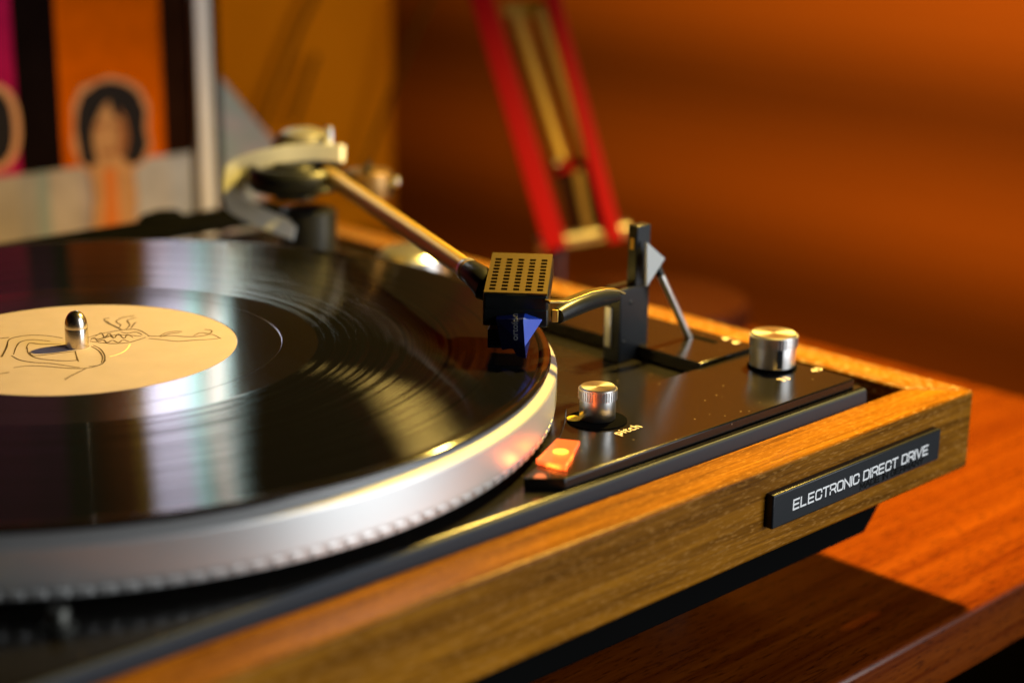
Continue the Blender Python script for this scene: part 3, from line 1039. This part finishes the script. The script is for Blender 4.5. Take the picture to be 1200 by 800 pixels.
bar('lamp_arm', px3(652, 292, DL - 6), px3(448, -390, DL - 6), 12.5, 7, M['red'], dl)
bar('lamp_arm', px3(722, 284, DL - 6), px3(546, -390, DL - 6), 8.5, 7, M['red'], dl)
bar('spring_bracket', px3(646, 197, DL + 6), px3(706, 186, DL + 6), 8.5, 9, M['red'], dl)
bar('spring_bracket', px3(590, 14, DL + 4), px3(636, 10, DL + 4), 8.0, 6, M['spring'], dl)


def spring(a, b, r, turns):
    a, b = Vector(a), Vector(b)
    t_ = (b - a).normalized()
    s = t_.cross(Vector((0, 0, 1))).normalized()
    u = s.cross(t_)
    pts = []
    n = turns * 10
    for k in range(n + 1):
        ph = 2 * math.pi * k / 10
        pts.append(a.lerp(b, k / n) + s * (r * math.cos(ph)) + u * (r * math.sin(ph)))
    return MB().tube(pts, 1.3, 5).build('spring', M['spring'], dl)


spring(px3(602, 16, DL - 4), px3(658, 190, DL - 4), 3.8, 34)
spring(px3(633, 14, DL - 4), px3(689, 184, DL - 4), 3.8, 34)
bar('joint_plate', px3(668, 196, DL + 8), px3(694, 276, DL + 8), 20, 5, M['dark_red'], dl)
bar('joint_link', px3(676, 200, DL), px3(690, 270, DL), 6, 5, M['rod_dark'], dl)


# elbow, upper arm and shade, above the frame
el = px3(497, -400, DL)
hd = HEAD + Vector((0, 0, 42))
MB().tube([px3(440, -396, DL), px3(556, -404, DL)], 5, 16).build('joint_rod', M['rod'], dl)
sd = (hd - el).normalized().cross(Vector((0, 0, 1))).normalized()
for k in (-1, 1):
    MB().strip([el + sd * 14 * k, hd + sd * 10 * k + Vector((0, 0, 14))], 7, 13).build('lamp_arm', M['red'], dl, bevel=0.6)
sh = MB().lathe([(48, 4), (48.8, 4), (34, 40), (18, 52), (9, 60), (0.2, 61), (0.2, 59), (8, 58), (17, 50.5), (33, 39)], 56, HEAD).build('lamp_shade', M['red'], dl, smooth=40)
MB().lathe([(0.2, 2), (6, 4), (9, 10), (9, 16), (5, 26), (5, 48)], 24, HEAD).build('bulb', mat('bulb_glass', (0.9, 0.85, 0.75), 0.3, emit=(1.0, 0.7, 0.35), estr=6.0), sh)
# ------------------------------------------------------------------ record sleeves and post in the background
def band_mat(name, cols, axis=0, z_split=None, upper=None, rough=0.35):
    """printed card: vertical colour bands (edges in object x, metres), another set above z_split"""
    m = bpy.data.materials.new(name)
    m.use_nodes = True
    nt = m.node_tree
    b = nt.nodes['Principled BSDF']
    b.inputs['Roughness'].default_value = 0.8
    b.inputs['Specular IOR Level'].default_value = 0.0
    tc = N(nt, 'ShaderNodeTexCoord')
    sp = N(nt, 'ShaderNodeSeparateXYZ')
    nt.links.new(tc.outputs['Object'], sp.inputs[0])
    no = N(nt, 'ShaderNodeTexNoise')
    no.inputs['Scale'].default_value = 45
    no.inputs['Detail'].default_value = 3
    nt.links.new(tc.outputs['Object'], no.inputs['Vector'])

    def chain(cs):
        out = None
        for edge, col in cs:
            if out is None:
                r = N(nt, 'ShaderNodeRGB')
                r.outputs[0].default_value = (*col, 1)
                out = r.outputs[0]
                continue
            g = N(nt, 'ShaderNodeMath', operation='GREATER_THAN')
            g.inputs[1].default_value = edge * K
            nt.links.new(sp.outputs['X'], g.inputs[0])
            mx = N(nt, 'ShaderNodeMix', data_type='RGBA')
            nt.links.new(g.outputs[0], mx.inputs['Factor'])
            nt.links.new(out, mx.inputs['A'])
            mx.inputs['B'].default_value = (*col, 1)
            out = mx.outputs['Result']
        return out
    out = chain(cols)
    for zs, cs in (upper or []):
        o2 = chain(cs)
        g = N(nt, 'ShaderNodeMath', operation='GREATER_THAN')
        g.inputs[1].default_value = zs * K
        nt.links.new(sp.outputs['Z'], g.inputs[0])
        mx = N(nt, 'ShaderNodeMix', data_type='RGBA')
        nt.links.new(g.outputs[0], mx.inputs['Factor'])
        nt.links.new(out, mx.inputs['A'])
        nt.links.new(o2, mx.inputs['B'])
        out = mx.outputs['Result']
    dk = N(nt, 'ShaderNodeVectorMath', operation='SCALE')
    dk.inputs['Scale'].default_value = 0.58
    nt.links.new(out, dk.inputs[0])
    out = dk.outputs[0]
    hs = N(nt, 'ShaderNodeMix', data_type='RGBA', blend_type='OVERLAY')
    hs.inputs['Factor'].default_value = 0.45
    nt.links.new(out, hs.inputs['A'])
    nt.links.new(no.outputs['Fac'], hs.inputs['B'])
    nt.links.new(hs.outputs['Result'], b.inputs['Base Color'])
    return m


SY = 350.0
PINK, BLK, ORG, BRN = (0.55, 0.012, 0.085), (0.010, 0.005, 0.004), (0.80, 0.13, 0.0), (0.03, 0.010, 0.004)
pastel = [(0, (0.55, 0.41, 0.29)), (150, (0.52, 0.41, 0.30)), (168, (0.42, 0.36, 0.29)), (178, (0.36, 0.38, 0.32)), (186, (0.56, 0.43, 0.32)),
          (205, (0.50, 0.38, 0.32)), (216, (0.52, 0.18, 0.05)), (232, (0.50, 0.36, 0.26)), (240, (0.60, 0.52, 0.45)), (262, (0.55, 0.52, 0.50))]
stripes = [(0, PINK), (170, BLK), (195, ORG), (259, BRN)]
upper = [(0, (0.20, 0.06, 0.13)), (186, (0.03, 0.06, 0.04)), (204, (0.06, 0.018, 0.004)), (230, (0.16, 0.09, 0.015)), (240, (0.92, 0.86, 1.0)), (268, (0.62, 1.0, 0.88))]  # bands above the view, added for their reflection in the record
msl = band_mat('printed_sleeve', pastel, upper=[(-17.0, stripes), (84.0, upper)])
sl = thing('record_sleeve', 'striped pink, black and orange record sleeve with dark haired portrait', 'record sleeve', (0, SY, 0))
MB().box((-38, SY, TZ + 0.2), (277, SY + 3.5, 245)).build('sleeve_card', msl, sl)
# portrait on the sleeve: hair, face, neck as thin printed shapes
M['skin'] = mat('printed_skin', (0.40, 0.19, 0.07), 0.5, vary=0.15, vscale=120, spec=0.02)
M['hair'] = mat('printed_hair', (0.016, 0.012, 0.010), 0.5, spec=0.02)
M['halo'] = mat('printed_outline', (0.50, 0.22, 0.09), 0.5, spec=0.02)
M['face_shade'] = mat('printed_shade', (0.25, 0.09, 0.03), 0.6, spec=0.02)
M['tie'] = mat('printed_tie', (0.50, 0.13, 0.02), 0.5, spec=0.02)


def blob(pts, y, m, name):
    t = MB()
    n = len(pts)
    t.add([(x, y, z) for x, z in pts] + [(x, y + 0.25, z) for x, z in pts], [tuple(range(n)), tuple(range(n, 2 * n))[::-1]] + [(i, (i + 1) % n, n + (i + 1) % n, n + i) for i in range(n)])
    return t.build(name, m, sl, smooth=0)


def ell(cx, cz, rx, rz, n=36, p=2.0):
    out = []
    for k in range(n):
        a = 2 * math.pi * k / n
        c, s = math.cos(a), math.sin(a)
        out.append((cx + rx * math.copysign(abs(c) ** (2 / p), c), cz + rz * math.copysign(abs(s) ** (2 / p), s)))
    return out


def sx(X, Y):                                # photo pixel on the sleeve plane
    d = CF + CR * ((X - 600) / FPX) + CU * ((400 - Y) / FPX)
    q = CAM + d * ((SY - CAM.y) / d.y)
    return (q.x, q.z)


def pxs(*pts):
    return [sx(*q) for q in pts]


blob(pxs((84, 124), (93, 102), (106, 97), (128, 89), (150, 94), (164, 103), (175, 124), (174, 152), (178, 172), (168, 192), (150, 200), (104, 204), (92, 190), (84, 172), (85, 146)), SY - 0.30, M['halo'], 'portrait_outline')
blob(pxs((90, 128), (97, 110), (104, 106), (114, 98), (130, 95), (147, 99), (161, 109), (170, 130), (169, 150), (173, 170), (166, 188), (154, 194), (144, 188), (104, 196), (95, 190), (92, 172), (88, 150)), SY - 0.60, M['hair'], 'portrait_hair')
blob(pxs((112, 140), (120, 124), (127, 118), (131, 134), (140, 140), (146, 152), (147, 168), (142, 184), (134, 195), (122, 197), (112, 186), (108, 168), (108, 152)), SY - 0.90, M['skin'], 'portrait_face')
blob(pxs((138, 126), (146, 138), (150, 160), (147, 178), (140, 190), (136, 170), (140, 150)), SY - 1.05, M['face_shade'], 'portrait_shade')
blob(pxs((108, 146), (122, 143), (122, 150), (109, 152)), SY - 1.05, M['face_shade'], 'portrait_shade')
blob(pxs((130, 143), (140, 145), (140, 152), (130, 150)), SY - 1.05, M['face_shade'], 'portrait_shade')
blob(pxs((118, 176), (134, 174), (133, 181), (120, 182)), SY - 1.05, M['face_shade'], 'portrait_shade')
blob(pxs((104, 196), (118, 186), (142, 184), (154, 196), (160, 230), (156, 272), (106, 276), (110, 230)), SY - 1.2, M['skin'], 'portrait_neck')
blob(pxs((120, 198), (134, 196), (136, 230), (140, 272), (118, 276), (122, 232)), SY - 1.5, M['tie'], 'portrait_tie')
h2 = sx(-12, 150)
blob(ell(h2[0], h2[1], 17.5, 23, p=2.4), SY - 0.30, M['halo'], 'portrait_outline')
blob(ell(h2[0] - 1, h2[1], 14, 20, p=2.4), SY - 0.60, M['hair'], 'portrait_hair')

# white upright strip standing beside the sleeve
po = MB().box((278, SY - 7, TZ + 0.2), (287.5, SY - 1.5, 250)).build('upright_post', mat('white_lacquer', (0.66, 0.58, 0.47), 0.45, vary=0.05), None, bevel=0.6)
po['label'] = 'cream white upright strip standing beside the striped record sleeve'
po['category'] = 'post'
# dark sleeve behind it; pale bands out of view added for the record's reflection
md = band_mat('dark_sleeve_print', [(0, BLK)], upper=[(92.0, [(0, (0.80, 0.76, 0.92)), (284, (0.62, 0.92, 0.84))])])
o = MB().box((0, SY + 8, TZ + 0.2), (303, SY + 11, 243)).build('record_sleeve', md)
o['label'] = 'black record sleeve, only its edge showing behind the white strip'
o['category'] = 'record sleeve'
# pale sleeve leaning askew
mp_ = bpy.data.materials.new('pastel_print')
mp_.use_nodes = True
nt = mp_.node_tree
b = nt.nodes['Principled BSDF']
tc = N(nt, 'ShaderNodeTexCoord')
no = N(nt, 'ShaderNodeTexNoise')
no.inputs['Scale'].default_value = 28
no.inputs['Detail'].default_value = 2
nt.links.new(tc.outputs['Object'], no.inputs['Vector'])
cr = N(nt, 'ShaderNodeValToRGB')
cr.color_ramp.elements[0].position, cr.color_ramp.elements[0].color = 0.35, (0.34, 0.38, 0.32, 1)
cr.color_ramp.elements[1].position, cr.color_ramp.elements[1].color = 0.62, (0.62, 0.42, 0.30, 1)
ee = cr.color_ramp.elements.new(0.5)
ee.color = (0.50, 0.38, 0.36, 1)
nt.links.new(no.outputs['Fac'], cr.inputs['Fac'])
nt.links.new(cr.outputs['Color'], b.inputs['Base Color'])
b.inputs['Roughness'].default_value = 0.45
y_ = SY + 22
poly = [(313, 20), (352, -24), (330, TZ + 0.2), (180, TZ + 0.2), (180, 20)]
t = MB()
n = len(poly)
t.add([(x, y_, z) for x, z in poly] + [(x, y_ + 3, z) for x, z in poly], [tuple(range(n)), tuple(range(n, 2 * n))[::-1]] + [(i, (i + 1) % n, n + (i + 1) % n, n + i) for i in range(n)])
o = t.build('paper_sleeve', mp_, smooth=0)
o['label'] = 'pale pastel paper sleeve with a slanting corner beside the white strip'
o['category'] = 'paper sleeve'

# thin brown tubes, slanting streaks in front of the orange wall
for a, b2, lab in (((436, 53), (392, -27), 'thin brown cable slanting across the orange wall, the longer of a close pair'),
                   ((440, 18), (420, -26), 'short thin brown cable slanting beside a longer one on the orange wall'),
                   ((538, 50), (482, -56), 'thin brown cable slanting across the dark end of the orange wall')):
    (xa, za), (xb, zb) = a, b2
    pts = []
    dx, dz = xb - xa, zb - za
    ext = 0.0 if 'short' in lab else 2.2
    for k in range(9):
        u = -ext + (1 + ext) * k / 8
        y = 0
        pts.append((-262 + (xa + dx * u + 262) * 0.9935, 438, min(za + dz * u, 62)))
    pts = [q for k, q in enumerate(pts) if q[2] < 61.9 or (k + 1 < len(pts) and pts[k + 1][2] < 61.9)]
    pts.append((xb + dx * 0.3, 438, -85))
    if 'short' in lab:
        pts = pts[:-1]
    o = MB().tube(pts, 1.7, 8).build('streak', M['streak'] if 'streak' in M else M.setdefault('streak', mat('brown_streak', (0.13, 0.045, 0.004), 0.8, spec=0.0)))
    o['label'] = lab
    o['category'] = 'streak'
    o['group'] = 'streaks on the orange wall'
